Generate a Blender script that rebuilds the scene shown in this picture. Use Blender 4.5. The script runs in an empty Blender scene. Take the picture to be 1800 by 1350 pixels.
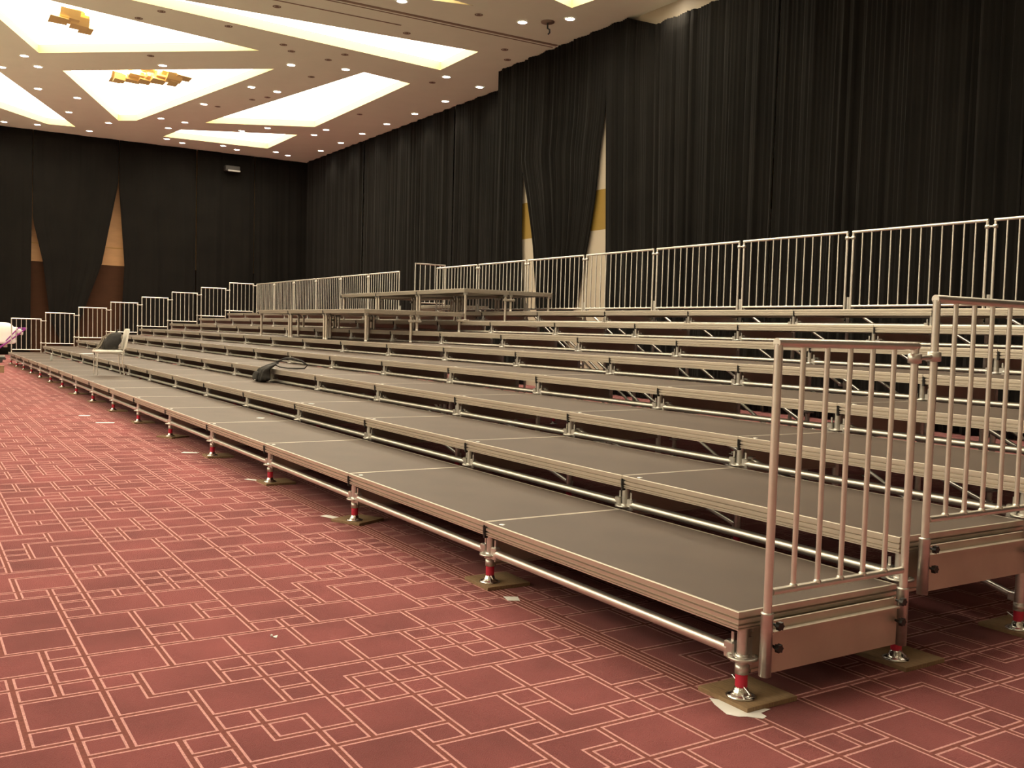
import bpy, math, random
from mathutils import Vector, Matrix
from mathutils.geometry import tessellate_polygon
SC = bpy.context.scene
COL = SC.collection
random.seed(7)

# ------------------------------------------------------------------ camera
cam_d = bpy.data.cameras.new('camera'); cam = bpy.data.objects.new('camera', cam_d); COL.objects.link(cam)
cam_d.sensor_width = 36.0; cam_d.lens = 1700.24 * 36 / 1800; cam_d.clip_start = .05; cam_d.clip_end = 200
yaw, pitch, roll = -1.0093, -.0536, .0281
F = Vector((math.sin(yaw)*math.cos(pitch), math.cos(yaw)*math.cos(pitch), math.sin(pitch)))
r0 = F.cross(Vector((0, 0, 1))).normalized(); u0 = r0.cross(F)
cr, sr = math.cos(roll), math.sin(roll)
rr = r0*cr + u0*sr; uu = -r0*sr + u0*cr
M = Matrix((rr, uu, -F)).transposed().to_4x4(); M.translation = (2.711, -2.7997, 1.4744)
cam.matrix_world = M
SC.camera = cam

# ------------------------------------------------------------------ world, exposure
W = bpy.data.worlds.new('ballroom_surroundings'); SC.world = W; W.use_nodes = True
bg = W.node_tree.nodes['Background']; bg.inputs[0].default_value = (1.0, .82, .64, 1); bg.inputs[1].default_value = 0.42
SC.view_settings.view_transform = 'Standard'; SC.view_settings.look = 'None'
SC.view_settings.exposure = 0.0; SC.view_settings.gamma = 1; SC.view_settings.use_curve_mapping = False
COFFER_E = 8.2; DOWN_E = 30.0; SPOT_W = 60.0

# ------------------------------------------------------------------ materials
def mat(name, col, rough=.5, metal=0, emit=None, es=1, noise=None, bump=None, spec=.5, sheen=0):
    m = bpy.data.materials.new(name); m.use_nodes = True
    nt = m.node_tree; b = nt.nodes['Principled BSDF']
    b.inputs['Base Color'].default_value = (*col, 1); b.inputs['Roughness'].default_value = rough
    b.inputs['Metallic'].default_value = metal; b.inputs['Specular IOR Level'].default_value = spec
    if sheen:
        b.inputs['Sheen Weight'].default_value = sheen; b.inputs['Sheen Roughness'].default_value = .5
    if emit: b.inputs['Emission Color'].default_value = (*emit, 1); b.inputs['Emission Strength'].default_value = es
    tc = nt.nodes.new('ShaderNodeTexCoord')
    if noise:   # (scale, amount[, stretch])
        sc, am = noise[0], noise[1]
        n = nt.nodes.new('ShaderNodeTexNoise'); n.inputs['Scale'].default_value = sc; n.inputs['Detail'].default_value = 5
        mp = nt.nodes.new('ShaderNodeMapping'); mp.inputs['Scale'].default_value = noise[2] if len(noise) > 2 else (1, 1, 1)
        nt.links.new(tc.outputs['Object'], mp.inputs[0]); nt.links.new(mp.outputs[0], n.inputs['Vector'])
        rp = nt.nodes.new('ShaderNodeMapRange'); rp.inputs['From Min'].default_value = .25; rp.inputs['From Max'].default_value = .75
        rp.inputs['To Min'].default_value = 1-am; rp.inputs['To Max'].default_value = 1+am
        nt.links.new(n.outputs['Fac'], rp.inputs['Value'])
        mx = nt.nodes.new('ShaderNodeVectorMath'); mx.operation = 'SCALE'; mx.inputs[0].default_value = col
        nt.links.new(rp.outputs[0], mx.inputs['Scale']); nt.links.new(mx.outputs[0], b.inputs['Base Color'])
    if bump:
        n2 = nt.nodes.new('ShaderNodeTexNoise'); n2.inputs['Scale'].default_value = bump[0]; n2.inputs['Detail'].default_value = 3
        nt.links.new(tc.outputs['Object'], n2.inputs['Vector'])
        bp = nt.nodes.new('ShaderNodeBump'); bp.inputs['Strength'].default_value = bump[1]; bp.inputs['Distance'].default_value = .01
        nt.links.new(n2.outputs['Fac'], bp.inputs['Height']); nt.links.new(bp.outputs[0], b.inputs['Normal'])
    return m
M_deck = mat('phenolic_plywood', (.080, .056, .043), .52, noise=(3, .14), bump=(260, .12), spec=.42)
M_alu = mat('extruded_aluminium', (.66, .60, .52), .42, .85, noise=(6, .07, (.3, 3, 3)))
M_galv = mat('galvanised_steel', (.70, .68, .64), .36, .9, noise=(25, .12))
M_tube = mat('aluminium_tube', (.88, .85, .79), .35, .92, noise=(14, .07))
M_beam = mat('mill_aluminium', (.60, .53, .45), .5, .7, noise=(5, .1))
M_zinc = mat('bright_zinc', (.85, .86, .84), .18, 1)
M_red = mat('red_marking_tape', (.62, .03, .07), .45)
M_black = mat('black_plastic', (.015, .014, .013), .4)
M_wood = mat('plywood_packer', (.30, .20, .11), .7, noise=(30, .25, (1, 6, 1)))
M_paper = mat('white_paper', (.95, .95, .94), .7)
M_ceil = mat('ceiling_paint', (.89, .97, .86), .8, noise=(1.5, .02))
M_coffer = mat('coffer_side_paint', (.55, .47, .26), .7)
M_glow = mat('luminous_coffer_diffuser', (.9, .88, .8), .6, emit=(1, .88, .66), es=COFFER_E)
M_lens = mat('downlight_lens', (1, 1, 1), .4, emit=(1, .93, .80), es=DOWN_E)
M_trim = mat('downlight_trim', (.8, .74, .66), .5)
M_dark = mat('unlit_recess', (.26, .20, .16), .7)
M_curt = mat('black_drape_cloth', (.0060, .0052, .0042), .9, noise=(1.2, .3), spec=.15, sheen=.03)
M_wallR = None
M_gold = mat('gold_glass', (.75, .50, .18), .25, .3, emit=(1, .66, .28), es=.10)
M_seat = mat('white_vinyl_upholstery', (.80, .77, .70), .5)
M_bag = mat('black_nylon', (.018, .016, .014), .7, noise=(18, .5), bump=(26, .9))
M_strap = mat('grey_brown_webbing', (.20, .17, .13), .7)
M_purple = mat('purple_enamel', (.25, .02, .26), .35)
M_cloth = mat('white_cloth', (.90, .90, .88), .8, bump=(14, .5))
M_rubber = mat('dark_rubber', (.03, .028, .027), .7)
M_brownwall = mat('tan_veneer', (.36, .20, .085), .6, noise=(2, .1, (1, 1, 4)))
M_darkveneer = mat('dark_brown_veneer', (.045, .020, .010), .85, noise=(2, .15, (1, 1, 4)), spec=.15)
M_cream = mat('cream_wall_covering', (.46, .40, .31), .75)
M_mustard = mat('mustard_wall_covering', (.26, .165, .025), .75)
M_grey = mat('grey_housing', (.35, .35, .33), .5)
M_slot = mat('track_slot', (.28, .22, .17), .6)
M_pile = mat('carpet_burgundy', (.255, .072, .074), .95, noise=(1.6, .30), bump=(180, .9), spec=.1, sheen=.1)
M_line = mat('carpet_pink_line', (.56, .29, .28), .95, noise=(120, .35), spec=.1)
M_nearwall = mat('greige_wall_covering', (.42, .40, .34), .8)
M_bounce = mat('pale_bounce_floor', (.62, .60, .49), .6, noise=(3, .08, (.3, 4, 1)))  # invented pale tone for unseen floor, added to bounce neutral light onto the ceiling
M_gap = mat('carpet_brown_ground', (.20, .070, .062), .95, noise=(60, .25), spec=.1)

# ------------------------------------------------------------------ helpers
class MB:
    def __init__(s): s.v = []; s.f = []; s.m = []; s.sm = []
    def add(s, vs, fs, mi=0, smooth=False):
        o = len(s.v); s.v += [tuple(p) for p in vs]
        for f in fs: s.f.append(tuple(i+o for i in f)); s.m.append(mi); s.sm.append(smooth)
        return s
    def box(s, a, b, mi=0):
        x0, y0, z0 = [min(p, q) for p, q in zip(a, b)]; x1, y1, z1 = [max(p, q) for p, q in zip(a, b)]
        vs = [(x0,y0,z0),(x1,y0,z0),(x1,y1,z0),(x0,y1,z0),(x0,y0,z1),(x1,y0,z1),(x1,y1,z1),(x0,y1,z1)]
        return s.add(vs, [(0,3,2,1),(4,5,6,7),(0,1,5,4),(1,2,6,5),(2,3,7,6),(3,0,4,7)], mi)
    def cbox(s, a, b, c=.004, mi=0):
        # box with chamfered vertical and horizontal edges
        x0, y0, z0 = [min(p, q) for p, q in zip(a, b)]; x1, y1, z1 = [max(p, q) for p, q in zip(a, b)]
        def ring(i, z):
            return [(x0+i+c,y0+i,z),(x1-i-c,y0+i,z),(x1-i,y0+i+c,z),(x1-i,y1-i-c,z),(x1-i-c,y1-i,z),(x0+i+c,y1-i,z),(x0+i,y1-i-c,z),(x0+i,y0+i+c,z)]
        rs = ring(c, z0) + ring(0, z0+c) + ring(0, z1-c) + ring(c, z1)
        fs = [tuple(range(7, -1, -1)), tuple(range(24, 32))]
        for k in range(3):
            for i in range(8):
                j = (i+1) % 8; fs.append((k*8+i, k*8+j, k*8+8+j, k*8+8+i))
        return s.add(rs, fs, mi)
    def tube(s, p, q, r, n=12, r2=None, cap=True, mi=0):
        p = Vector(p); q = Vector(q); d = (q-p).normalized(); r2 = r if r2 is None else r2
        a = d.orthogonal().normalized(); b = d.cross(a)
        vs = []
        for c, rad in ((p, r), (q, r2)):
            for i in range(n):
                t = 2*math.pi*i/n; vs.append(c + a*math.cos(t)*rad + b*math.sin(t)*rad)
        o = len(s.v); s.add(vs, [(i, (i+1) % n, n+(i+1) % n, n+i) for i in range(n)], mi, True)
        if cap: s.add(vs, [tuple(range(n-1, -1, -1)), tuple(range(n, 2*n))], mi)
        return s
    def path(s, pts, r, n=8, mi=0):
        P = [Vector(p) for p in pts]; rings = []
        a = None
        for i, p in enumerate(P):
            d = (P[min(i+1, len(P)-1)] - P[max(i-1, 0)]).normalized()
            a = d.orthogonal().normalized() if a is None else (a - d*a.dot(d)).normalized()
            b = d.cross(a); rad = r[i] if isinstance(r, (list, tuple)) else r
            rings.append([p + a*math.cos(2*math.pi*k/n)*rad + b*math.sin(2*math.pi*k/n)*rad for k in range(n)])
        vs = [v for R_ in rings for v in R_]; fs = []
        for i in range(len(P)-1):
            for k in range(n): fs.append((i*n+k, i*n+(k+1) % n, (i+1)*n+(k+1) % n, (i+1)*n+k))
        s.add(vs, fs, mi, True)
        return s.add(vs, [tuple(range(n-1, -1, -1)), tuple(range((len(P)-1)*n, len(P)*n))], mi)
    def lathe(s, prof, c=(0,0,0), n=16, mi=0):
        vs = []; fs = []
        for r, z in prof:
            for i in range(n):
                t = 2*math.pi*i/n; vs.append((c[0]+r*math.cos(t), c[1]+r*math.sin(t), c[2]+z))
        for k in range(len(prof)-1):
            for i in range(n): fs.append((k*n+i, k*n+(i+1) % n, (k+1)*n+(i+1) % n, (k+1)*n+i))
        return s.add(vs, fs, mi, True)
    def mesh(s, name, mats):
        me = bpy.data.meshes.new(name); me.from_pydata(s.v, [], s.f)
        for m in (mats if isinstance(mats, (list, tuple)) else [mats]): me.materials.append(m)
        me.polygons.foreach_set('material_index', s.m); me.polygons.foreach_set('use_smooth', s.sm)
        me.update(); return me
    def build(s, name, mats, parent=None, loc=None):
        return link(name, s.mesh(name, mats), parent, loc)
def link(name, me, parent=None, loc=None):
    o = bpy.data.objects.new(name, me); COL.objects.link(o)
    if parent: o.parent = parent
    if loc: o.location = loc
    return o
def tag(o, label=None, cat=None, group=None, kind=None):
    if label: o['label'] = label
    if cat: o['category'] = cat
    if group: o['group'] = group
    if kind: o['kind'] = kind
    return o
def thing(name, label, cat, loc=(0,0,0), rz=0, group=None):
    o = bpy.data.objects.new(name, None); COL.objects.link(o); o.empty_display_size = .1
    o.location = loc; o.rotation_euler = (0, 0, rz); return tag(o, label, cat, group)
KIDS = {}
def copy_tree(o, loc, rz=None, label=None, group=None):
    def cp(src, par):
        c = src.copy(); COL.objects.link(c)
        if par: c.parent = par
        for k in [x for x in KIDS.get(src.name, [])]: cp(k, c)
        return c
    c = cp(o, None); c.location = loc
    if rz is not None: c.rotation_euler = (0, 0, rz)
    if label: c['label'] = label
    if group: c['group'] = group
    return c
def reg(root):
    # remember the children of a prototype (and theirs) so that copies can be made
    allo = list(COL.objects)
    todo = [root]
    while todo:
        o = todo.pop(); ks = [x for x in allo if x.parent == o]; KIDS[o.name] = ks; todo += ks
    return root
ORD = ['zeroth','first','second','third','fourth','fifth','sixth','seventh','eighth','ninth','tenth','eleventh','twelfth','thirteenth','fourteenth','fifteenth','sixteenth','seventeenth','eighteenth','nineteenth','twentieth']
ROW = ['lowest','second','third','fourth','fifth','sixth','seventh','top']

D, R, H0, L, NB = .9924, .2115, .3878, 2.0, 16
def h(j): return H0 + R*j
PX = -.05; PY = .08          # scaffold post offset from a deck's front corner

# ------------------------------------------------------------------ the room
CZ = 9.05
# carpet: a mosaic of outlined squares and L shapes on a 154 mm grid
P = .1537
def carpet():
    cache = {}; V = []; Fq = []; MI = []
    def vid(x, y):
        k = (round(x, 4), round(y, 4))
        if k not in cache: cache[k] = len(V); V.append((k[0], k[1], 0.0))
        return cache[k]
    def q(x0, y0, x1, y1, m):
        if x1-x0 < 1e-5 or y1-y0 < 1e-5: return
        Fq.append((vid(x0,y0), vid(x1,y0), vid(x1,y1), vid(x0,y1))); MI.append(m)
    rnd = random.Random(11)
    g, l = .0095, .0095
    def field(X0, Y0, nx, ny):
        lab = [[None]*ny for _ in range(nx)]; tiles = []
        def free(cs): return all(0 <= a < nx and 0 <= b < ny and lab[a][b] is None for a, b in cs)
        for a in range(nx):
            for b in range(ny):
                if lab[a][b] is not None: continue
                opts = []
                t = rnd.random()
                sq = [(a,b),(a+1,b),(a,b+1),(a+1,b+1)]
                if t < .42: opts = [sq]
                elif t < .50: opts = [rnd.choice([[(a,b),(a+1,b),(a,b+1)], [(a,b),(a+1,b),(a+1,b+1)], [(a,b),(a,b+1),(a+1,b+1)],
                                    [(a,b),(a+1,b),(a+2,b),(a,b+1),(a,b+2),(a+1,b+1)][:5]])]
                opts.append([(a,b)])
                for cs in opts:
                    if free(cs):
                        for c in cs: lab[c[0]][c[1]] = len(tiles)
                        tiles.append(cs); break
        for cs in tiles:
            n = len(cs)
            if n in (1, 4):
                w = 1 if n == 1 else 2
                x0 = X0 + cs[0][0]*P; y0 = Y0 + cs[0][1]*P; x1 = x0 + w*P; y1 = y0 + w*P
                a = g; b = g + l
                q(x0,y0,x1,y0+a,2); q(x0,y1-a,x1,y1,2); q(x0,y0+a,x0+a,y1-a,2); q(x1-a,y0+a,x1,y1-a,2)
                q(x0+a,y0+a,x1-a,y0+b,1); q(x0+a,y1-b,x1-a,y1-a,1); q(x0+a,y0+b,x0+b,y1-b,1); q(x1-b,y0+b,x1-a,y1-b,1)
                q(x0+b,y0+b,x1-b,y1-b,0)
            else:
                S = set(cs); br = [0, g, g+l, P-g-l, P-g, P]
                for (a, b) in cs:
                    for i in range(5):
                        for j in range(5):
                            dx = -1 if i < 2 else (1 if i > 2 else 0); dy = -1 if j < 2 else (1 if j > 2 else 0)
                            lx = i in (0, 4); ly = j in (0, 4)
                            bx = dx and (a+dx, b) not in S; by = dy and (a, b+dy) not in S
                            bd = dx and dy and not bx and not by and (a+dx, b+dy) not in S
                            m = 0
                            if (bx and lx) or (by and ly): m = 2
                            elif bx or by: m = 1
                            elif bd: m = 2 if (lx and ly) else 1
                            q(X0+a*P+br[i], Y0+b*P+br[j], X0+a*P+br[i+1], Y0+b*P+br[j+1], m)
    XA = -0.89 - 262*P; nx = 262 + 60
    XB = XA + nx*P
    yf = -1.9525 - 0*P
    # in front of the stand: up to y=0.02
    nyf = 38; Y0 = .015 - nyf*P
    field(XA, Y0, nx, nyf)
    # woven border strip of close parallel lines
    ys = [.015, .027, .037, .052, .060, .076, .086, .10]; ms = [2, 1, 2, 1, 2, 1, 2]
    for k in range(7): q(XA, ys[k], XA+262*P+4*P, ys[k+1], ms[k])
    nyb = 84
    field(XA, .10, 266, nyb)
    field(XA+266*P, .015, nx-266, nyb)
    q(XA+266*P, .015+nyb*P, XB, .10+nyb*P, 0)
    # plain remainder of the hall floor, its unseen pale part added as bounce
    yb = .10 + nyb*P
    q(XA, yb, XB, 13.6, 0); q(-6, -9, XB, Y0, 0); q(XB, -9, 9, 13.6, 0); q(-41.5, Y0, XA, 13.6, 0); q(-41.5, -20, -6, Y0, 3); q(-6, -20, 9, -9, 3)
    me = bpy.data.meshes.new('floor'); me.from_pydata(V, [], Fq)
    for m in (M_pile, M_line, M_gap, M_bounce): me.materials.append(m)
    me.polygons.foreach_set('material_index', MI); me.update()
    return tag(link('floor', me), kind='structure')
carpet()

COFF = {
 'A': [(-24.17,5.55),(-28.37,.48),(-22.76,-1.88)],
 'B': [(-20.53,10.44),(-22.81,10.48),(-21.55,-1.7)],
 'C': [(-30.07,1.32),(-25.76,6.51),(-36.3,4.66),(-36.77,4.1)],
 'D': [(-39.17,2.94),(-39.32,1.94),(-34.4,-2.4),(-29.2,-1.25)],
 'E': [(-34.99,6.86),(-24.45,8.79),(-24.78,10.47),(-32.94,10.44)],
 'F': [(-38.87,6.19),(-36.94,6.44),(-34.85,10.45),(-38.59,10.44)],
 'G': [(-17.37,8.49),(-18.3,4.9),(-16.9,3.4)],
 'H': [(-16.12,10.4),(-15.1,7.2),(-11.5,9.8),(-11.5,11.0)]}
DESC = {'A': 'largest glowing triangular coffer at the upper left of the ceiling', 'B': 'long narrow glowing wedge coffer crossing the ceiling towards the right curtain',
        'C': 'glowing triangular coffer with gold chandelier in the middle', 'D': 'glowing sliver coffer at the far left edge',
        'E': 'glowing four-sided coffer beside the right-hand curtain wall', 'F': 'smallest glowing coffer nearest the far curtained corner',
        'G': 'glowing coffer tip at the top edge, left of two downlights', 'H': 'glowing coffer corner at the top edge by the black curtain'}
polys = [(k, v) for k, v in COFF.items()]
for k in 'ABCD': polys.append((k+'x', [(x+21, y) for x, y in COFF[k]]))
for s in (0, 21):
    for k in 'ABCDEF': polys.append((k+'y', [(x+s, -9.5-y) for x, y in COFF[k]]))
def ccw(p):
    a = sum(p[i][0]*p[(i+1) % len(p)][1] - p[(i+1) % len(p)][0]*p[i][1] for i in range(len(p)))
    return p if a > 0 else p[::-1]
outer = [(-41.2,-20.5),(9,-20.5),(9,13.3),(-41.2,13.3)]
loops = [[Vector((x, y, 0)) for x, y in outer]] + [[Vector((x, y, 0)) for x, y in ccw(p)[::-1]] for k, p in polys]
tri = tessellate_polygon(loops); flat = [v for lp in loops for v in lp]
cb = MB(); cb.add([(v.x, v.y, CZ) for v in flat], [tuple(t) for t in tri], 0)
RC = .24
for k, p in polys:          # coffer side walls (drawn up into the ceiling) and roof slab over them
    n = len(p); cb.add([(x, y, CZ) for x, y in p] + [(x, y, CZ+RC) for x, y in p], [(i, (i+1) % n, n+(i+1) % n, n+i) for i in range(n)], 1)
cb.box((-41.2,-20.5,CZ+RC+.06), (9,13.3,CZ+RC+.2), 0)
tag(cb.build('ceiling', [M_ceil, M_coffer]), kind='structure')
for k, p in polys:
    n = len(p); b = MB(); p = ccw(p)
    b.add([(x, y, CZ+RC) for x, y in p] + [(x, y, CZ+RC+.05) for x, y in p], [tuple(range(n-1, -1, -1)), tuple(range(n, 2*n))] + [(i, (i+1) % n, n+(i+1) % n, n+i) for i in range(n)])
    o = b.build('coffer_light', M_glow)
    tag(o, DESC.get(k, 'glowing ceiling coffer panel outside the view of the photo'), 'ceiling light', 'luminous triangular ceiling coffers')
    if k not in DESC: o['label'] = 'glowing ceiling coffer over the unseen part of the hall'
# partition track slots in the ceiling
def slot(p, q, w):
    d = Vector((q[0]-p[0], q[1]-p[1], 0)).normalized(); n = Vector((-d.y, d.x, 0))*w/2
    b = MB(); P4 = [Vector((*p, 0))+n, Vector((*p, 0))-n, Vector((*q, 0))-n, Vector((*q, 0))+n]
    b.add([(v.x, v.y, CZ-.012) for v in P4] + [(v.x, v.y, CZ+.02) for v in P4], [(0,1,2,3),(4,7,6,5),(0,4,5,1),(1,5,6,2),(2,6,7,3),(3,7,4,0)])
    return b
tag(slot((-18.95,3.0),(-18.75,11.8),.11).build('trim_1', M_slot), kind='structure')
tag(slot((-19.12,3.0),(-18.95,11.8),.03).build('trim_2', M_slot), kind='structure')
tag(slot((-19.86,3.0),(-19.72,7.74),.04).build('trim_3', M_slot), kind='structure')
# walls behind the drapes
b = MB(); WY = 12.02
b.box((-41.3,13.3,0),(-21.5,13.5,9.6)); b.box((-21.7,WY,0),(-21.5,13.5,9.6))
b.box((-21.5,WY,0),(9,WY+.2,4.10)); b.box((-21.5,WY,5.11),(9,WY+.2,9.6)); b.box((-21.5,WY,4.10),(9,WY+.2,5.11),1)
tag(b.build('wall_right', [M_cream, M_mustard]), kind='structure')
b = MB(); b.box((-41.5,-20.5,0),(-41.3,13.5,3.82),1); b.box((-41.5,-20.5,3.82),(-41.3,13.5,9.6)); b.box((-41.3,1.2,4.55),(-41.29,13.3,4.57),2)
tag(b.build('wall_far', [M_brownwall, M_darkveneer, M_mustard]), kind='structure')

b = MB(); b.box((9,-20.5,0),(9.2,13.5,9.6)); tag(b.build('wall_near', M_nearwall), kind='structure')

# ------------------------------------------------------------------ drapes
def drape(name, label, axis, base, e0, e1, ztop, seed, cat='curtain', fold=.26, amp=.055):
    # e0/e1: list of (z, coordinate) giving the two side edges; folds run down the cloth
    def ev(e, z):
        e = sorted(e)
        if z <= e[0][0]: return e[0][1]
        for (a, p), (c, q) in zip(e, e[1:]):
            if z <= c: return p + (q-p)*(z-a)/(c-a)
        return e[-1][1]
    rnd = random.Random(seed)
    wid = abs(ev(e1, 9) - ev(e0, 9)); nf = max(2, round(wid/fold)); ns = nf*8; nz = 26
    ph = [rnd.uniform(.15, 1.2) for _ in range(nf+1)]; tz = [rnd.uniform(-.5, .5) for _ in range(nf+1)]
    V = []; Fc = []
    for iz in range(nz+1):
        t = iz/nz
        for i in range(ns+1):
            s = i/ns; k = int(min(s*nf, nf-1e-6)); zt = ztop(s) if callable(ztop) else ztop
            z = .02 + (zt-.02)*t
            c = ev(e0, z)*(1-s) + ev(e1, z)*s
            f_ = s*nf - k; pa = ph[k]*(1-f_) + ph[k+1]*f_; tw = tz[k]*(1-f_) + tz[k+1]*f_
            a = amp*pa*(.5+.7*(1-t)); off = a*math.sin(2*math.pi*(s*nf + 1.3*tw*(1+.3*t))) + .35*amp*math.sin(2*math.pi*s*nf*2.7 + seed + 2*t) + .03*math.sin(2*math.pi*s*nf*.37 + seed)
            V.append((c, base+off, z) if axis == 'x' else (base+off, c, z))
    for iz in range(nz):
        for i in range(ns):
            a = iz*(ns+1)+i; Fc.append((a, a+1, a+ns+2, a+ns+1))
    b = MB(); b.add(V, Fc, 0, True); o = b.build(name, M_curt)
    sm = o.modifiers.new('thickness', 'SOLIDIFY'); sm.thickness = .006
    return tag(o, label, cat, 'black drapes hung round the hall')
YN, YF = 11.87, 13.0
cons = lambda v: [(0, v), (9, v)]
G1L = [(0,-20.1),(4.1,-20.42),(6.16,-20.45),(9,-20.4)]
G1R = [(0,-18.95),(2.17,-19.41),(3.89,-19.7),(5.34,-20.12),(6.2,-20.42),(9,-20.38)]
G2L = [(0,-18.35),(1.87,-17.92),(2.45,-17.64),(3.03,-17.48),(3.89,-17.23),(5.06,-16.98),(6.0,-16.88),(6.9,-16.72),(7.6,-16.68),(9,-16.66)]
G2R = [(0,-16.3),(2.15,-16.40),(6.64,-16.60),(8.2,-16.66),(9,-16.63)]
top = CZ - .01
drape('drape', 'black drape at the left end of the nearer run, beside narrower cream gap', 'x', YN, cons(-21.87), G1L, top, 1)
drape('drape', 'black drape hanging between the two cream and mustard wall gaps', 'x', YN, G1R, G2L, top, 2)
def sag(s):
    x = -16.6 + 5.6*s
    return top - max(0, min(.40, (x+15.85)*.38)) if x > -15.85 else top
drape('drape', 'black drape with sagging top, right of the wide cream gap', 'x', YN, G2R, cons(-11.04), sag, 3)
drape('drape', 'wide black drape on the right, second from the right frame edge', 'x', YN, cons(-11.0), cons(-5.95), 8.72, 4)
drape('drape', 'black drape at the right frame edge, behind the back railing', 'x', YN, cons(-5.945), cons(.0), 8.75, 5)
drape('drape', 'black drape beyond the right frame edge', 'x', YN, cons(.05), cons(9), 8.75, 6)
drape('drape', 'short black return drape where the curtain line steps back', 'y', -21.9, cons(YN+.06), cons(YF-.06), top, 7)
for k, (a, c, w) in enumerate([(-26.45,-21.95,'nearest the step in the curtain line'),(-29.26,-26.5,'second from the step in the curtain line'),(-34.11,-29.3,'second from the far corner'),(-40.72,-34.15,'running into the far corner')]):
    drape('drape', 'pleated black drape on the right wall, '+w, 'x', YF, cons(a), cons(c), top, 10+k)
XW = -40.9
FL = [('black drape left of the small tan gap on the far wall', cons(-8), [(0,1.50),(9,1.60)]),
      ('black drape between the two tan gaps on the far wall', [(0,2.9),(1.4,2.25),(3.79,1.97),(5.48,1.60),(9,1.62)], [(0,2.9),(2.01,3.57),(3.81,4.2),(7.2,4.83),(9,4.86)]),
      ('black drape right of the large tan gap on the far wall', [(0,5.0),(2.06,5.02),(3.87,5.1),(7.18,4.86),(9,4.88)], cons(8.04)),
      ('black drape below the small grey wall box', cons(8.08), cons(10.6)), ('black drape on the far wall ending in the corner', cons(10.64), cons(13.2)),
      ('black drape beyond the left frame edge', cons(-20), cons(-8.04))]
for k, (lb, a, c) in enumerate(FL): drape('drape', lb, 'y', XW, a, c, top, 20+k, fold=.5, amp=.03)
o = MB().cbox((-40.80,9.2,8.22),(-40.5,9.84,8.46),.02).build('wall_box', M_rubber)
tag(o, 'small dark box with pale lower strip, high on the far black curtain', 'equipment box')
MB().cbox((-40.52,9.3,8.20),(-40.46,9.84,8.27),.01).build('lower_strip', M_grey, o)

# ------------------------------------------------------------------ ceiling fittings
DL = [(-28.97,.17),(-30.04,.64),(-30.83,-.27),(-33.15,.97),(-33.71,2.24),(-36.39,2.33),(-39.99,.5),(-39.7,1.64),(-37.47,3.87),(-39.66,3.51),(-27.49,3.7),(-25.03,6.76),(-24.49,8.23),(-23.37,10.98),(-23.8,12.38),(-26.13,12.42),(-28.38,6.62),(-28.44,7.48),(-31.83,6.01),(-35.25,5.32),(-35.39,6.22),(-36.93,5.96),(-39.28,6.42),(-39.76,7.15),(-39.23,8.72),(-39.76,9.46),(-35.55,8.43),(-34.34,9.07),(-39.13,10.99),(-39.6,11.69),(-37.54,12.45),(-35.26,12.44),(-32.94,12.39),(-30.67,12.39),(-28.46,12.45),(-33.15,10.98),(-34.41,10.97),(-17.69,10.04),(-16.78,10.82),(-18.1,6.99),(-14.05,11.6)]
NEARD = {3: 'between the left sliver coffer and the chandelier coffer', 10: 'above the chandelier coffer, alone beside its long edge', 13: 'at the tip of the long wedge coffer',
         14: 'against the curtain top at the curtain step', 37: 'left of the pair near the sagging curtain', 38: 'right of the pair near the sagging curtain',
         39: 'at the top edge near the track slot', 40: 'at the top edge over the sagging curtain', 11: 'right of the chandelier coffer tip', 12: 'just above the four-sided coffer'}
def mk_down():
    t = thing('recessed_downlight', 'x', 'downlight', (0, 0, CZ), group='small round recessed ceiling downlights')
    MB().lathe([(.135,-.002),(.135,-.012),(.118,-.014),(.111,-.004)]).build('trim_ring', M_trim, t)
    MB().add([(.112*math.cos(a*math.pi/8), .112*math.sin(a*math.pi/8), -.006) for a in range(16)], [tuple(range(15,-1,-1))]).build('lens', M_lens, t)
    return reg(t)
dl0 = None
sp = bpy.data.lights.new('downlight_beam', 'SPOT'); sp.energy = SPOT_W; sp.spot_size = math.radians(125); sp.spot_blend = .8; sp.color = (1, .84, .62); sp.shadow_soft_size = .09
def zone(x, y):
    if y > 12: return 'in the line along the right-hand curtain'
    if x < -38.5: return 'in the line along the far curtain'
    if x < -33: return 'on the far part of the ceiling'
    if x < -27: return 'round the chandelier coffer'
    return 'on the nearer part of the ceiling'
zc = {}
for i in sorted(range(len(DL)), key=lambda k: -DL[k][0]):
    x, y = DL[i]
    if dl0 is None: o = dl0 = mk_down(); o.location = (x, y, CZ)
    else: o = copy_tree(dl0, (x, y, CZ))
    if i in NEARD: o['label'] = 'lit round downlight ' + NEARD[i]
    else:
        z = zone(x, y); zc[z] = zc.get(z, 0) + 1; o['label'] = 'lit round downlight %s, %s nearest the camera' % (z, ORD[zc[z]])
    s = bpy.data.objects.new('downlight_beam', sp); COL.objects.link(s); s.parent = o; s.location = (0, 0, -.05)
# the same downlights go on over the unseen part of the hall
for x, y in [(-14,8.5),(-12.5,4),(-8,7.9),(-2,8),(3,5),(-4,6),(3,0),(-3,-4),(-9,-4),(-15,-4),(-21,-4),(-27,-4),(-33,-4),(5,-7),(-1,-12)]:
    o = copy_tree(dl0, (x, y, CZ), label='lit round downlight over the unseen part of the hall')
    s = bpy.data.objects.new('downlight_beam', sp); COL.objects.link(s); s.parent = o; s.location = (0, 0, -.05)
UN = [(-23.25,2.2),(-22.34,2.55),(-22.5,4.23),(-20.25,4.74),(-23.2,5.9),(-23.67,6.29),(-23.05,7.61),(-20.22,8.14),(-26.63,3.18),(-24.23,10.95),(-31.89,6.5),(-29.81,10.94),(-30.07,7.16),(-19.91,10.9),(-17.85,8.9),(-29.41,7.47),(-25.95,7.71),(-20.69,11.47),(-23.84,7.43)]
u_0 = None
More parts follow.
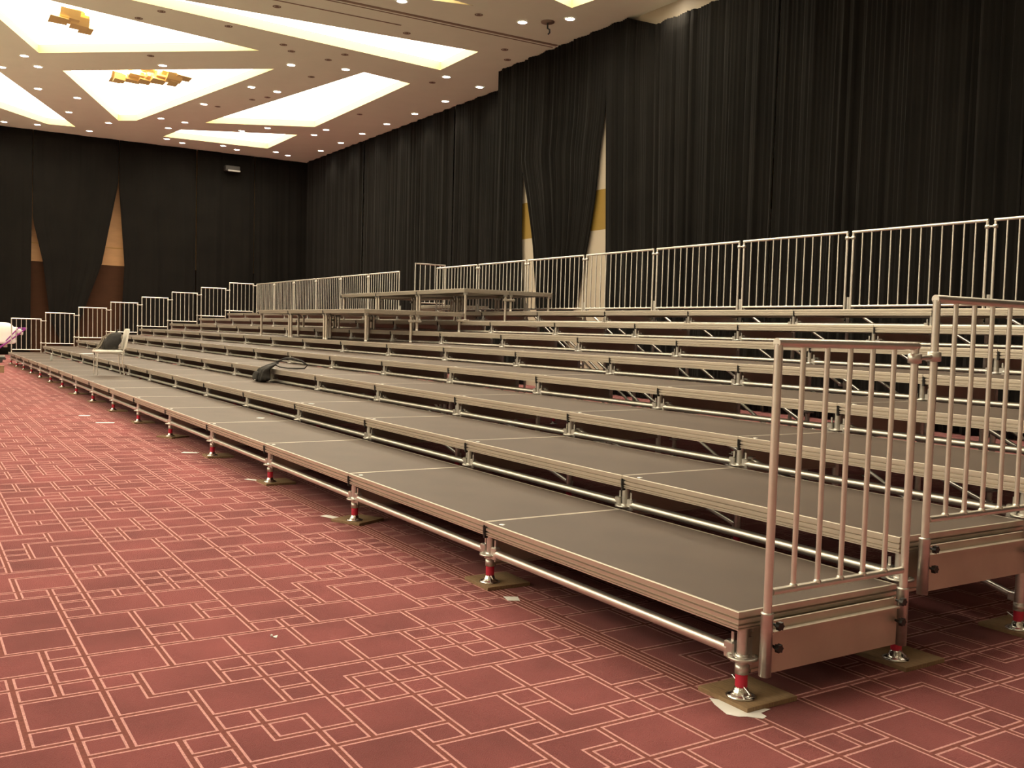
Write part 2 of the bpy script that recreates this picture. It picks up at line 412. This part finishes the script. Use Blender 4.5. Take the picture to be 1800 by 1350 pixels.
for i, (x, y) in enumerate(sorted(UN, key=lambda p: -p[0])):
    if u_0 is None:
        u_0 = thing('ceiling_spotlight', 'x', 'spotlight', (x, y, CZ), group='dark unlit ceiling fittings')
        MB().lathe([(.10,-.002),(.10,-.008),(.075,-.010),(.065,.0)]).build('rim', M_dark, u_0)
        MB().lathe([(.0,-.022),(.03,-.022),(.045,-.012),(.045,-.001)]).build('lamp_head', M_dark, u_0)
        reg(u_0); o = u_0
    else: o = copy_tree(u_0, (x, y, CZ))
    o['label'] = 'small dark unlit ceiling fitting, %s from the near end of the ceiling' % ORD[i+1]
t = thing('hanging_bracket', 'small dark bracket hanging from the ceiling between two lit downlights', 'ceiling bracket', (-17.28,10.51,CZ))
MB().lathe([(.0,-.03),(.16,-.03),(.17,-.001)]).build('ceiling_plate', M_dark, t)
MB().path([(0,0,-.03),(0,0,-.16),(.05,.03,-.2),(.05,.03,-.27),(0,.02,-.3)], .02).build('hook', M_black, t)
# gold chandeliers: stacked slanted glass slabs
def chandelier(c, label, seed, n=9, sp_=1.25, dr=(1,.3)):
    t = thing('gold_chandelier', label, 'chandelier', (c[0], c[1], CZ+RC), group='gold glass chandeliers in the coffers')
    rnd = random.Random(seed)
    MB().lathe([(0,-.03),(.25,-.03),(.25,0)]).build('ceiling_rose', M_gold, t)
    for k in range(n):
        u = -sp_ + 2*sp_*k/(n-1); jit = rnd.uniform(-.22, .22); hx = u*dr[0] - jit*dr[1]; hy = u*dr[1] + jit*dr[0]; z = -.14 - rnd.random()*.16
        w, l_, th = rnd.uniform(.13,.24), rnd.uniform(.16,.30), rnd.uniform(.10,.18); sh = rnd.uniform(-.14,.14)
        b = MB(); vs = [(hx-l_,hy-w,z),(hx+l_,hy-w,z+.03),(hx+l_*.8,hy+w,z),(hx-l_*.9,hy+w,z-.02)]
        b.add([(x+sh, y, zz-th/2) for x, y, zz in vs] + [(x-sh, y, zz+th/2) for x, y, zz in vs], [(3,2,1,0),(4,5,6,7),(0,1,5,4),(1,2,6,5),(2,3,7,6),(3,0,4,7)])
        s_ = b.build('glass_slab', M_gold, t)
        MB().tube((hx,hy,z+th/2),(hx,hy,-.001),.008,6).build('hanging_rod', M_gold, s_)
    return t
chandelier((-29.35,3.7), 'gold glass chandelier in the middle triangular coffer', 3, 14, 1.05, (.66,.75))
chandelier((-24.55,.9), 'pale gold chandelier in the largest coffer at upper left', 5, 6, .4, (-.33,.94))

# ------------------------------------------------------------------ stage decks
def rectloops(b, x0, x1, y0, y1, prof, mi=0):
    n = len(prof); vs = []
    for i, z in prof: vs += [(x0+i,y0+i,z),(x1-i,y0+i,z),(x1-i,y1-i,z),(x0+i,y1-i,z)]
    fs = []
    for k in range(n-1):
        for i in range(4):
            j = (i+1) % 4; fs.append((k*4+j, k*4+i, (k+1)*4+i, (k+1)*4+j))
    b.add(vs, fs, mi)
    return b
PROF = [(.012,-.002),(.012,0),(0.001,0),(0,-.002),(0,-.023),(.013,-.024),(.013,-.031),(.0,-.033),(0,-.047),(.012,-.048),(.012,-.055),(.0,-.057),(.0,-.064),(.008,-.065),(.008,-.069),(.001,-.070),(.001,-.076),(.035,-.076),(.035,-.04),(.06,-.04),(.06,-.022),(.012,-.022),(.012,-.002)]
def deck_parts(t, legs=None, ly=(.05,.05)):
    b = MB(); b.box((-L+.0145,.0145,-.022),(-.0155,D-.0165,-.001)); b.build('deck_panel', M_deck, t)
    rectloops(MB(), -L+.002, -.003, .002, D-.004, PROF).build('edge_frame', M_alu, t)
    MB().lathe([(.0,.0012),(.016,.0012),(.018,-.0005)], (-L+.11,.055,0)).build('lock_cap', M_galv, t)
    MB().cbox((-L+.002,-.006,-.092),(-L+.020,.020,-.030),.003).box((-L+.006,-.009,-.062),(-L+.014,.0,-.018)).build('joint_clip', M_black, t)
t = thing('stage_deck', 'x', 'stage deck', (0,0,h(0)), group='brown-topped stage decks of the tribune'); deck_parts(t); deck0 = reg(t)
for j in range(8):
    for i in range(NB):
        o = deck0 if i == j == 0 else copy_tree(deck0, (-L*i, D*j, h(j)))
        rw = 'lowest row' if j == 0 else ('top row' if j == 7 else ROW[j]+' row up')
        o['label'] = 'brown-topped deck with aluminium edge in the %s, %s from near end' % (rw, ORD[i+1])

# ------------------------------------------------------------------ scaffold posts
def post_parts(t, H):
    # H: height of deck top above floor
    top_ = H - .078
    MB().tube((0,0,.10),(0,0,top_),.0242,14).build('tube', M_galv, t)
    rings = [H-.205] if H < 2.1 else [h(7)-.205]; z = rings[0]-.5
    while z > .2: rings.append(z); z -= .5
    for z in rings:
        b = MB()
        b.lathe([(.024,-.014),(.031,-.014),(.031,.014),(.024,.014)], (0,0,z), 16)
        b.lathe([(.050,-.005),(.064,-.005),(.064,.005),(.050,.005),(.050,-.005)], (0,0,z), 20)
        b.lathe([(.030,-.005),(.038,-.005),(.038,.005),(.030,.005)], (0,0,z), 20)
        for k in range(8):
            a = k*math.pi/4 + math.pi/8; c, s = math.cos(a), math.sin(a)
            q = [(.034*c-.008*-s*-1*s*0-.007*s, .034*s+.007*c), (.034*c+.007*s, .034*s-.007*c), (.054*c+.009*s, .054*s-.009*c), (.054*c-.009*s, .054*s+.009*c)]
            b.add([(x, y, z-.0048) for x, y in q] + [(x, y, z+.0048) for x, y in q], [(0,1,2,3),(7,6,5,4),(0,4,5,1),(1,5,6,2),(2,6,7,3),(3,7,4,0)])
        b.build('ring_flange', M_galv, t)
    MB().lathe([(.0,.115),(.0285,.115),(.0285,.155),(.0,.155)]).build('collar', M_galv, t)
    MB().tube((0,0,.062),(0,0,.116),.0252,14).build('red_band', M_red, t)
    b = MB(); b.lathe([(.0,.02),(.060,.02),(.062,.024),(.050,.030),(.034,.036),(.030,.050),(.022,.064),(.0,.064)], n=20); bj = b.build('jack_foot', M_zinc, t)
    b = MB(); b.tube((-.07,.02,.083),(-.025,.008,.068),.0045,8); b.tube((.025,-.008,.066),(.072,-.022,.052),.0045,8); b.build('wing_handle', M_zinc, bj)
for j in range(9):
    hj = h(j); t = None
    for i in range(NB+1):
        x = (-L*i + (PX if i < NB else .05)) if j < 8 else -L*i; y = D*j + PY
        if j == 8: hj = h(8) + .07
        where = 'under the front of the lowest row' if j == 0 else ('behind the top row' if j == 8 else 'at the front of the %s' % ('top row' if j == 7 else ROW[j]+' row up'))
        lb = 'galvanised scaffold post %s, %s from near end' % (where, ORD[i+1])
        if t is None: t = thing('scaffold_post', lb, 'scaffold post', (x,y,0), group='ring-lock scaffold posts'); post_parts(t, hj); reg(t)
        else: copy_tree(t, (x, y, 0), label=lb)
# plywood packers (top at z .02) under the feet
wp = None
for j in range(3):
    for i in range(NB+1):
        if j and i > 2: continue
        x = -L*i + (PX if i < NB else .05); y = D*j + PY
        lb = 'thin plywood packer under the %s foot of %s' % (ORD[i+1], ('the front row' if j == 0 else ROW[j]+' row of posts'))
        if wp is None:
            b = MB(); b.cbox((-.17,-.075,0),(.11,.21,.0195),.001); wp = b.build('plywood_packer', M_wood); o = wp
        else: o = wp.copy(); COL.objects.link(o)
        rz = random.uniform(-.06,.06) if i else 0; rz += .5 if (j == 0 and i in (2,5,9)) else 0
        if j: rz += math.pi/2*.0
        o.location = (x, y, 0); o.rotation_euler = (0, 0, rz); tag(o, lb, 'packer', 'plywood packers under the scaffold feet')

# ------------------------------------------------------------------ ledgers along the rows
def ledger_parts(t, ln):
    MB().tube((-ln+.07,0,0),(-.07,0,0),.0242,14).build('tube', M_tube, t)
    for sx, x in ((1,-.068),(-1,-ln+.068)):
        b = MB(); b.cbox((x-.035*sx*.6,-.022,-.036),(x+.036*sx,.022,.036),.006); hd = b.build('wedge_head', M_galv, t)
        MB().box((x+.006*sx,-.004,-.05),(x+.020*sx,.004,.075)).build('wedge', M_galv, hd)
t = thing('scaffold_ledger', 'x', 'scaffold tube', (0,0,0), group='horizontal scaffold tubes along the rows'); ledger_parts(t, L); led0 = reg(t)
first = True
for j in range(9):
    z = h(min(j, 7)) - .190
    for i in range(NB):
        x = -L*i + (PX if j < 8 else 0); loc = (x, D*j+PY, z)
        where = 'under the lowest deck front' if j == 0 else ('behind the top row' if j == 8 else 'in the gap below the %s' % ('top row' if j == 7 else ROW[j]+' row up'))
        lb = 'horizontal silver tube %s, %s bay from near end' % (where, ORD[i+1])
        if first: led0.location = loc; led0['label'] = lb; first = False
        else:
            o = copy_tree(led0, loc, label=lb)
            if i == NB-1 and j < 8: o.scale = (.95, 1, 1)
# transverse deep beams between posts, front to back
t = thing('transverse_beam', 'x', 'scaffold beam', (0,0,0), group='deep aluminium cross beams under the decks')
b = MB(); b.box((-.014,.030,-.265),(.014,D-.030,-.085)); b.box((-.026,.030,-.100),(.026,D-.030,-.082)); b.box((-.022,.030,-.268),(.022,D-.030,-.256)); b.build('web', M_beam, t)
for y in (.012, D-.034): MB().box((-.022,y,-.235),(.022,y+.022,-.12)).build('end_hook', M_galv, t)
tb0 = reg(t); first = True
for j in range(8):
    for i in range(NB+1):
        loc = (-L*i + (PX if i < NB else .05), D*j+PY, h(j))
        lb = 'deep aluminium cross beam below the %s, %s from near end' % ('lowest row' if j == 0 else ('top row' if j == 7 else ROW[j]+' row up'), ORD[i+1])
        if first: tb0.location = loc; tb0['label'] = lb; first = False
        else: copy_tree(tb0, loc, label=lb)
# diagonal braces
for j in range(2, 9):
    zt = H0 + R*j - .165; zb = max(.17, zt-1.03); t = None; y = D*j + PY + .052
    for i in range(NB-1):
        loc = (-L*i+PX, y, 0); lb = 'sloping silver brace tube behind the %s, %s bay from near end' % (ROW[j-1]+' row of decks', ORD[i+1])
        if t is None:
            t = thing('diagonal_brace', lb, 'scaffold brace', loc, group='sloping scaffold braces')
            MB().tube((-L+.06,0,zt),(-.06,0,zb),.018,10).build('tube', M_tube, t)
            for x, z in ((-L+.06,zt),(-.06,zb)): MB().cbox((x-.024,-.024,z-.024),(x+.024,.02,z+.024),.005).build('brace_clamp', M_galv, t)
            reg(t)
        else: copy_tree(t, loc, label=lb)

# ------------------------------------------------------------------ guard rails
def guard_parts(t, ln, nb, board, rb):
    # runs along local +y from 0 to ln, deck top at z=0, outside face towards +x
    MB().tube((0,-.012,1.075),(0,ln+.012,1.075),.0190,12).build('top_rail', M_tube, t)
    MB().tube((0,.02,.083),(0,ln-.02,.083),.0155,10).build('bottom_rail', M_tube, t)
    for y in (0, ln): MB().tube((0,y,-.05 if board else -.06),(0,y,1.07),.0172,12).build('guard_post', M_tube, t)
    for k in range(nb):
        y = ln*(k+1)/(nb+1)
        b = MB(); b.tube((0,y,.083),(0,y,1.075),rb,8,cap=False); b.lathe([(rb,.0),(rb+.006,-.006),(rb+.003,-.018)], (0,y,.105), 8); b.build('baluster', M_tube, t)
    if board:
        for y in (0, ln):
            b = MB(); b.lathe([(0,-.255),(.0250,-.255),(.0250,-.005),(.027,.0),(.018,.003)], (0,y,0), 16); b.build('socket', M_galv, t)
        b = MB(); b.box((-.018,.03,-.250),(-.004,ln-.03,-.085)); b.box((-.022,.03,-.085),(.010,ln-.03,-.078)); b.box((-.03,.03,-.078),(-.02,ln-.03,-.045)); b.build('fascia_board', M_beam, t)
        for y in (.040, ln-.040):
            for z in (-.05,-.14):
                b = MB(); vs = []
                for k in range(12):
                    r_ = .019 if k % 2 == 0 else .014; a = k*math.pi/6
                    vs.append((r_*math.cos(a), r_*math.sin(a)))
                b.add([(.020,y+p,z+q) for p, q in vs] + [(.040,y+p,z+q) for p, q in vs], [tuple(range(11,-1,-1)), tuple(range(12,24))] + [(k,(k+1)%12,12+(k+1)%12,12+k) for k in range(12)])
                b.tube((-.004,y,z),(.022,y,z),.006,8); b.build('clamp_knob', M_black, t)
    else:
        for y in (0, ln): MB().cbox((-.024,y-.022,-.062),(.024,y+.022,.03),.006).build('socket', M_galv, t)
GX = .055
ge = thing('guard_railing', 'x', 'guard railing', (GX, .10, h(0)), group='short guard railings on the stand ends'); guard_parts(ge, .855, 5, True, .0112); reg(ge)
ge['label'] = 'nearest short aluminium railing with board, on the near end of the lowest row'
copy_tree(ge, (GX, D+.10, h(1)), label='taller-standing short railing at the right frame edge, second row near end')
for j in range(8):
    o = copy_tree(ge, (-L*NB-.06, D*j+.10+.855, h(j)), math.pi)
    o['label'] = 'short railing on the far left end of the stand, %s step up' % ORD[j+1] if j else 'short railing on the far left end, lowest step beside purple trolley'
gb = None
for k in list(range(1, 9)) + list(range(10, 16)):
    loc = (-L*k-.05, 8.0, h(7)); n = k
    lb = ('long back railing right of the exit opening, %s from the right' % ORD[k]) if k < 9 else ('long back railing left of the exit opening, %s from the opening' % ORD[k-9])
    if gb is None:
        gb = thing('back_railing', lb, 'guard railing', loc, math.pi/2, group='long guard railings along the back of the top row'); guard_parts(gb, 1.90, 12, False, .0105); reg(gb)
    else: copy_tree(gb, loc, math.pi/2, label=lb)
# couplers joining neighbouring railings
def coupler(name, p, q, label):
    t = thing(name, label, 'railing coupler', ((p[0]+q[0])/2, (p[1]+q[1])/2, (p[2]+q[2])/2), group='small clamps joining the railings')
    c = Vector(t.location); p = Vector(p)-c; q = Vector(q)-c
    MB().tube(p, q, .011, 8).build('link_bar', M_galv, t)
    for e in (p, q): MB().lathe([(.021,-.022),(.030,-.020),(.030,.020),(.021,.022)], tuple(e), 14).build('clamp', M_galv, t)
for j, (x, lbl) in [(0, (GX, 'silver clamp joining the two nearest end railings'))]:
    coupler('railing_coupler', (x, .955, h(0)+1.02), (x, D+.10, h(0)+1.03), lbl)
for j in range(7):
    coupler('railing_coupler', (-L*NB-.06, D*j+.955, h(j)+1.02), (-L*NB-.06, D*(j+1)+.10, h(j)+1.02), 'upper clamp between far end railings, above %s step' % ORD[j+1])
    coupler('railing_coupler', (-L*NB-.06, D*j+.955, h(j)+.30), (-L*NB-.06, D*(j+1)+.10, h(j)+.30), 'lower clamp between far end railings, above %s step' % ORD[j+1])
for k in list(range(2, 9)) + list(range(11, 16)):
    x = -L*k
    coupler('railing_coupler', (x-.05, 8.0, h(7)+1.0), (x+.05, 8.0, h(7)+1.0), ('clamp between back railings, %s joint from the right' % ORD[k-1]) if k < 9 else ('clamp between back railings left of opening, %s joint from it' % ORD[k-10]))
coupler('railing_coupler', (-L*NB-.06, D*7+.955, h(7)+1.02), (-L*NB+.05, 8.0, h(7)+1.02), 'clamp joining the last end railing to the back railing at the far corner')

# ------------------------------------------------------------------ camera platforms standing on the steps
def platform(loc, zf, zb, label, group, k4=(.0,.0)):
    t = thing('riser_platform', label, 'platform', loc, group=group); deck_parts(t)
    for x in (-L+.06, -.06):
        for y, z0 in ((.06, zf), (D-.06, zb)):
            lg = MB().tube((x,y,z0-loc[2]+.035),(x,y,-.077),.0245,12).build('leg', M_alu, t)
            MB().lathe([(0,.001),(.024,.001),(.026,.006),(.022,.036),(0,.036)], (x,y,z0-loc[2]), 12).build('foot', M_seat, lg)
            MB().cbox((x-.032,y-.032,-.115),(x+.032,y+.032,-.0765),.004).build('leg_socket', M_galv, t)
    return t
for a, (y0, zt_, nm, rows) in enumerate([(4.0, 1.81, 'lower', (4,5)), (5.985, 2.26, 'upper', (6,7))]):
    for d in range(2):
        for k in range(3):
            zz = h(rows[d]); lb = 'long-legged grey platform of the %s pair, %s bay from right, %s half' % (nm, ORD[k+1], ('front','rear')[d])
            platform((-13.0-2*k, y0+d*D+ (0 if a == 0 else 0), zt_), zz, zz, lb, 'raised camera platforms standing on the steps')
def leg_clamp(x, y0, y1, z, label):
    t = thing('leg_clamp', label, 'clamp', (x, (y0+y1)/2, z), group='flat clamps tying platform legs')
    MB().cbox((.026,-(y1-y0)/2-.07,-.022),(.052,(y1-y0)/2+.07,.022),.006).build('clamp_bar', M_alu, t)
    MB().tube((.04,0,0),(.075,0,0),.008,6).build('bolt', M_galv, t)
for k, x in enumerate((-13.06,-15.06,-17.06)):
    for nm, y, z in (('lower', 4.0+D, 1.62), ('upper', 5.985+D, 2.08), ('middle', 5.985, 1.66)):
        leg_clamp(x, y-.06, y+.06, z, 'grey clamp tying two legs on the %s platform joint, %s from right' % (nm, ORD[k+1]))
# landing and railing by the exit opening
lt = thing('exit_landing', 'exit landing deck behind the opening in the back railing', 'platform', (-17.6, 8.25, 2.08)); deck_parts(lt)
for x in (-L+.06, -.06):
    for y in (.06, D-.06): MB().tube((x,y,-2.08),(x,y,-.076),.0245,12).build('leg', M_alu, lt)
g9 = copy_tree(ge, (-19.68, 8.27, 2.08), 0, label='tall-standing short railing beside the exit opening behind the top row')

# ------------------------------------------------------------------ chair with backpack
def rbox(b, cx, cy, cz, sx, sy, sz, r=.3, n=8, mi=0, f=None):
    # rounded, pillow-like box (superellipsoid)
    def sg(v, p): return math.copysign(abs(v)**p, v)
    vs = []; fs = []; m = 2*n
    for i in range(n+1):
        ph = -math.pi/2 + math.pi*i/n
        for k in range(m):
            th = 2*math.pi*k/m
            p = Vector((sx*sg(math.cos(ph), r)*sg(math.cos(th), r), sy*sg(math.cos(ph), r)*sg(math.sin(th), r), sz*sg(math.sin(ph), r)))
            if f: p = f(p)
            vs.append((cx+p.x, cy+p.y, cz+p.z))
    for i in range(n):
        for k in range(m): fs.append((i*m+k, i*m+(k+1)%m, (i+1)*m+(k+1)%m, (i+1)*m+k))
    return b.add(vs, fs, mi, True)
ch = thing('side_chair', 'white-seated metal chair with a backpack, standing on the lowest deck row', 'chair', (-18.03, .66, h(0)))
rbox(MB(), 0, -.01, .475, .235, .265, .028, .25).build('seat', M_seat, ch)
b = MB(); rbox(b, 0, 0, 0, .215, .016, .22, .25); bk = b.build('backrest', M_seat, ch, (0, .325, .72)); bk.rotation_euler = (-.17, 0, 0)
for sx in (-.2, .2):
    MB().path([(sx,-.235,0),(sx,-.235,.2),(sx,-.23,.40),(sx*.98,-.215,.447)], .0105).build('leg', M_tube, ch)
    MB().path([(sx,.27,0),(sx,.24,.22),(sx,.235,.44),(sx,.275,.56),(sx,.345,.90)], .0115).build('leg', M_tube, ch)
    MB().path([(sx,-.22,.438),(sx,.236,.438)], .010).build('seat_frame', M_tube, ch)
b = MB(); b.path([(-.2,-.22,.44),(.2,-.22,.44)], .010); b.build('cross_bar', M_tube, ch)
bp_ = thing('backpack', 'dark backpack resting on the white chair against its back', 'backpack', (-18.03, .70, h(0)+.508))
def slump(p): return Vector((p.x*(1-.25*max(0,p.z)/.2), p.y*(1-.35*max(0,p.z)/.2) + .38*max(0,p.z+.1) + .012*math.sin(40*p.z+20*p.x), p.z))
b = MB(); rbox(b, 0, 0, .175, .17, .15, .175, .5, 14, f=slump); b.build('main_bag', M_bag, bp_)
b = MB(); rbox(b, 0, -.11, .10, .12, .06, .10, .5, 10, f=lambda p: Vector((p.x, p.y+.3*max(0,p.z), p.z))); b.build('front_pocket', M_bag, bp_)
MB().path([(-.07,.10,.33),(-.05,.14,.40),(.05,.14,.40),(.07,.10,.33)], .010).build('handle', M_bag, bp_)
for sx in (-.09, .09): MB().path([(sx,.0,.33),(sx,-.13,.24),(sx,-.19,.10),(sx,-.26,.012),(sx+.02,-.31,.010)], .013).build('shoulder_strap', M_strap, bp_)
MB().path([(.03,-.27,.012),(.03,-.30,.0),(.03,-.305,-.07),(.03,-.30,-.11)], .008).build('strap_tail', M_bag, bp_)
# shoulder bag leaning on the riser of the third row
sb = thing('shoulder_bag', 'slouched black shoulder bag with looped strap, leaning against the third row riser', 'bag', (-11.99, 1.868, h(1)+.003))
def lean(p):
    t_ = max(0, (p.z+.15)/.30)
    return Vector((p.x*(1-.62*t_) + .20*t_**1.2 + .012*math.sin(34*p.z+20*p.x), p.y*(1-.55*t_) + .17*max(0, t_-.62)/.38*t_ + .012*math.sin(45*p.x-25*p.z), p.z*(1+.05*math.sin(30*p.x))))
b = MB(); rbox(b, 0, 0, .155, .30, .085, .155, .62, 26, f=lean); b.build('bag_body', M_bag, sb)
b = MB(); rbox(b, -.06, -.066, .09, .13, .030, .075, .6, 10, f=lambda p: Vector((p.x*(1-3*max(0,p.z))+.8*max(0,p.z), p.y+.05*max(0,p.z), p.z))); b.build('side_pocket', M_bag, sb)
MB().lathe([(0,.004),(.010,.004),(.012,0)], (.04,-.11,.03), 10).build('buckle', M_zinc, sb)
MB().path([(.20,.13,.285),(.26,.18,.33),(.34,.25,.37),(.44,.34,.375),(.55,.45,.34),(.60,.52,.28),(.58,.48,.232),(.50,.38,.226),(.40,.28,.226),(.28,.19,.24),(.21,.14,.27)], [.010,.012,.018,.020,.016,.013,.012,.012,.010,.009,.009]).build('strap', M_bag, sb)

# ------------------------------------------------------------------ trolley and bundle at the far left
tr = thing('folding_trolley', 'purple-framed folding trolley at the left edge beside the stand', 'trolley', (-33.5, 0, 0))
for sx in (0, .42):
    MB().path([(sx,-.62,.10),(sx,-.12,.52),(sx,.64,1.15)], .022).build('side_rail', M_purple, tr)
    MB().path([(sx,.64,1.15),(sx,.38,1.14),(sx,.02,.72)], .018).build('handle_bar', M_purple, tr)
for y, z in ((.64,1.15),(.0,.62),(-.4,.28)): MB().path([(0,y,z),(.42,y,z)], .018).build('cross_bar', M_purple, tr)
MB().cbox((-.04,-.02,.50),(.0,.10,.60),.01).build('hinge_block', M_seat, tr)
MB().cbox((-.02,-1.1,.10),(.46,.02,.17),.01).build('base_tray', M_rubber, tr)
MB().cbox((.04,-.95,.175),(.40,.0,.24),.01).build('tray_lining', M_grey, tr)
for sx in (-.05, .49):
    for y in (-.95, -.15): MB().tube((sx-.02,y,.075),(sx+.02,y,.075),.075,16).build('wheel', M_rubber, tr)
bu = thing('cloth_bundle', 'bulky white cloth bundle leaning in the purple trolley', 'cloth bundle', (-33.29, .13, .95))
b = MB(); rbox(b, 0, -.17, .02, .17, .36, .36, .45, 14, f=lambda p: Vector((p.x+.02*math.sin(14*p.z), p.y + .25*p.z*(-1 if p.z > 0 else -.6) + .02*math.sin(12*p.z), p.z))); b.build('bundle', M_cloth, bu)
b = MB(); rbox(b, 0, .22, .13, .13, .20, .10, .5, 10, f=lambda p: Vector((p.x, p.y, p.z-.5*max(0,p.y)))); b.build('loose_fold', M_cloth, bu)
# small items
wb = thing('wooden_crate', 'small tan wooden block on the carpet at the left edge', 'wooden block', (-26.6, -.66, 0))
MB().cbox((-.12,-.2,.0),(.12,.12,.17),.006).build('body', M_wood, wb); MB().cbox((-.13,-.21,.17),(.13,.13,.19),.004).build('lid', M_wood, wb)
bt = thing('bottle', 'tiny dark bottle standing on the far part of the lowest row', 'bottle', (-25.1, .45, h(0)))
MB().lathe([(0,0),(.03,0),(.032,.01),(.032,.11),(.014,.15),(.014,.17),(0,.17)], n=14).build('body', M_grey, bt)
MB().lathe([(.0,.17),(.017,.17),(.017,.19),(0,.19)], n=12).build('cap', M_seat, bt)
def paper(pts, z, label, th=.0015):
    n = len(pts); cx = sum(p[0] for p in pts)/n; cy = sum(p[1] for p in pts)/n
    b = MB(); b.add([(x-cx, y-cy, 0) for x, y in pts] + [(x-cx, y-cy, th) for x, y in pts], [tuple(range(n-1,-1,-1)), tuple(range(n,2*n))] + [(i,(i+1)%n,n+(i+1)%n,n+i) for i in range(n)])
    return tag(b.build('paper_scrap', M_paper, None, (cx, cy, z)), label, 'paper', 'white scraps of paper')
paper([(-.13,-.015),(-.07,-.045),(-.02,-.06),(.03,-.075),(.07,-.05),(.085,-.02),(.13,.02),(.12,.05),(.085,.055),(.075,.12),(.02,.06),(-.06,.03)], .001, 'large torn white sheet under the nearest packer corner')
paper([(-1.80,.02),(-1.72,.0),(-1.69,.06),(-1.76,.09)], .001, 'white paper scrap on carpet near the second post')
def scrap(x, y, w, d, z, lb, rz=0):
    c, s = math.cos(rz), math.sin(rz); paper([(x+c*a-s*b_, y+s*a+c*b_) for a, b_ in ((-w/2,-d/2),(w/2,-d/2),(w/2,d/2),(-w/2,d/2))], z, lb)
scrap(-4.33,.0,.16,.07,.001,'white paper scrap on carpet beside the third front packer',.4)
scrap(-6.33,.0,.16,.05,.001,'thin white scrap on carpet beside the fourth front packer',.6)
scrap(-8.5,-.05,.18,.10,.001,'thin white scrap on carpet beside the fifth front packer',1.0)
scrap(-12.2,-.35,.25,.10,.001,'white scrap on the carpet well down the stand front',1.2)
scrap(-13.4,-.45,.16,.10,.001,'small white scrap left of another on the far carpet',1.2)
scrap(-8.38,.72,.08,.06,h(0)+.001,'tiny white scrap on the lowest row deck',.8)
scrap(-7.74,1.10,.06,.05,h(1)+.001,'tiny white scrap on the second row deck',.8)
scrap(-24.6,1.25,.30,.35,h(1)+.001,'white sheet lying on the far end of the second row',.3)
lf = MB(); lf.add([(-.012,-.006,.003),(.0,-.012,.006),(.016,.0,.004),(.004,.010,.012),(-.012,-.006,.0),(.0,-.012,.002),(.016,.0,.0),(.004,.010,.006)], [(0,1,2,3),(7,6,5,4),(0,4,5,1),(1,5,6,2),(2,6,7,3),(3,7,4,0)])
lf.lathe([(0,0),(.006,.0),(.006,.008),(0,.012)], (-.02,-.012,0), 8)
tag(lf.build('litter_scrap', M_cloth, None, (-1.68,-1.32,.001)), 'tiny crumpled scrap lying alone on the open carpet', 'litter')
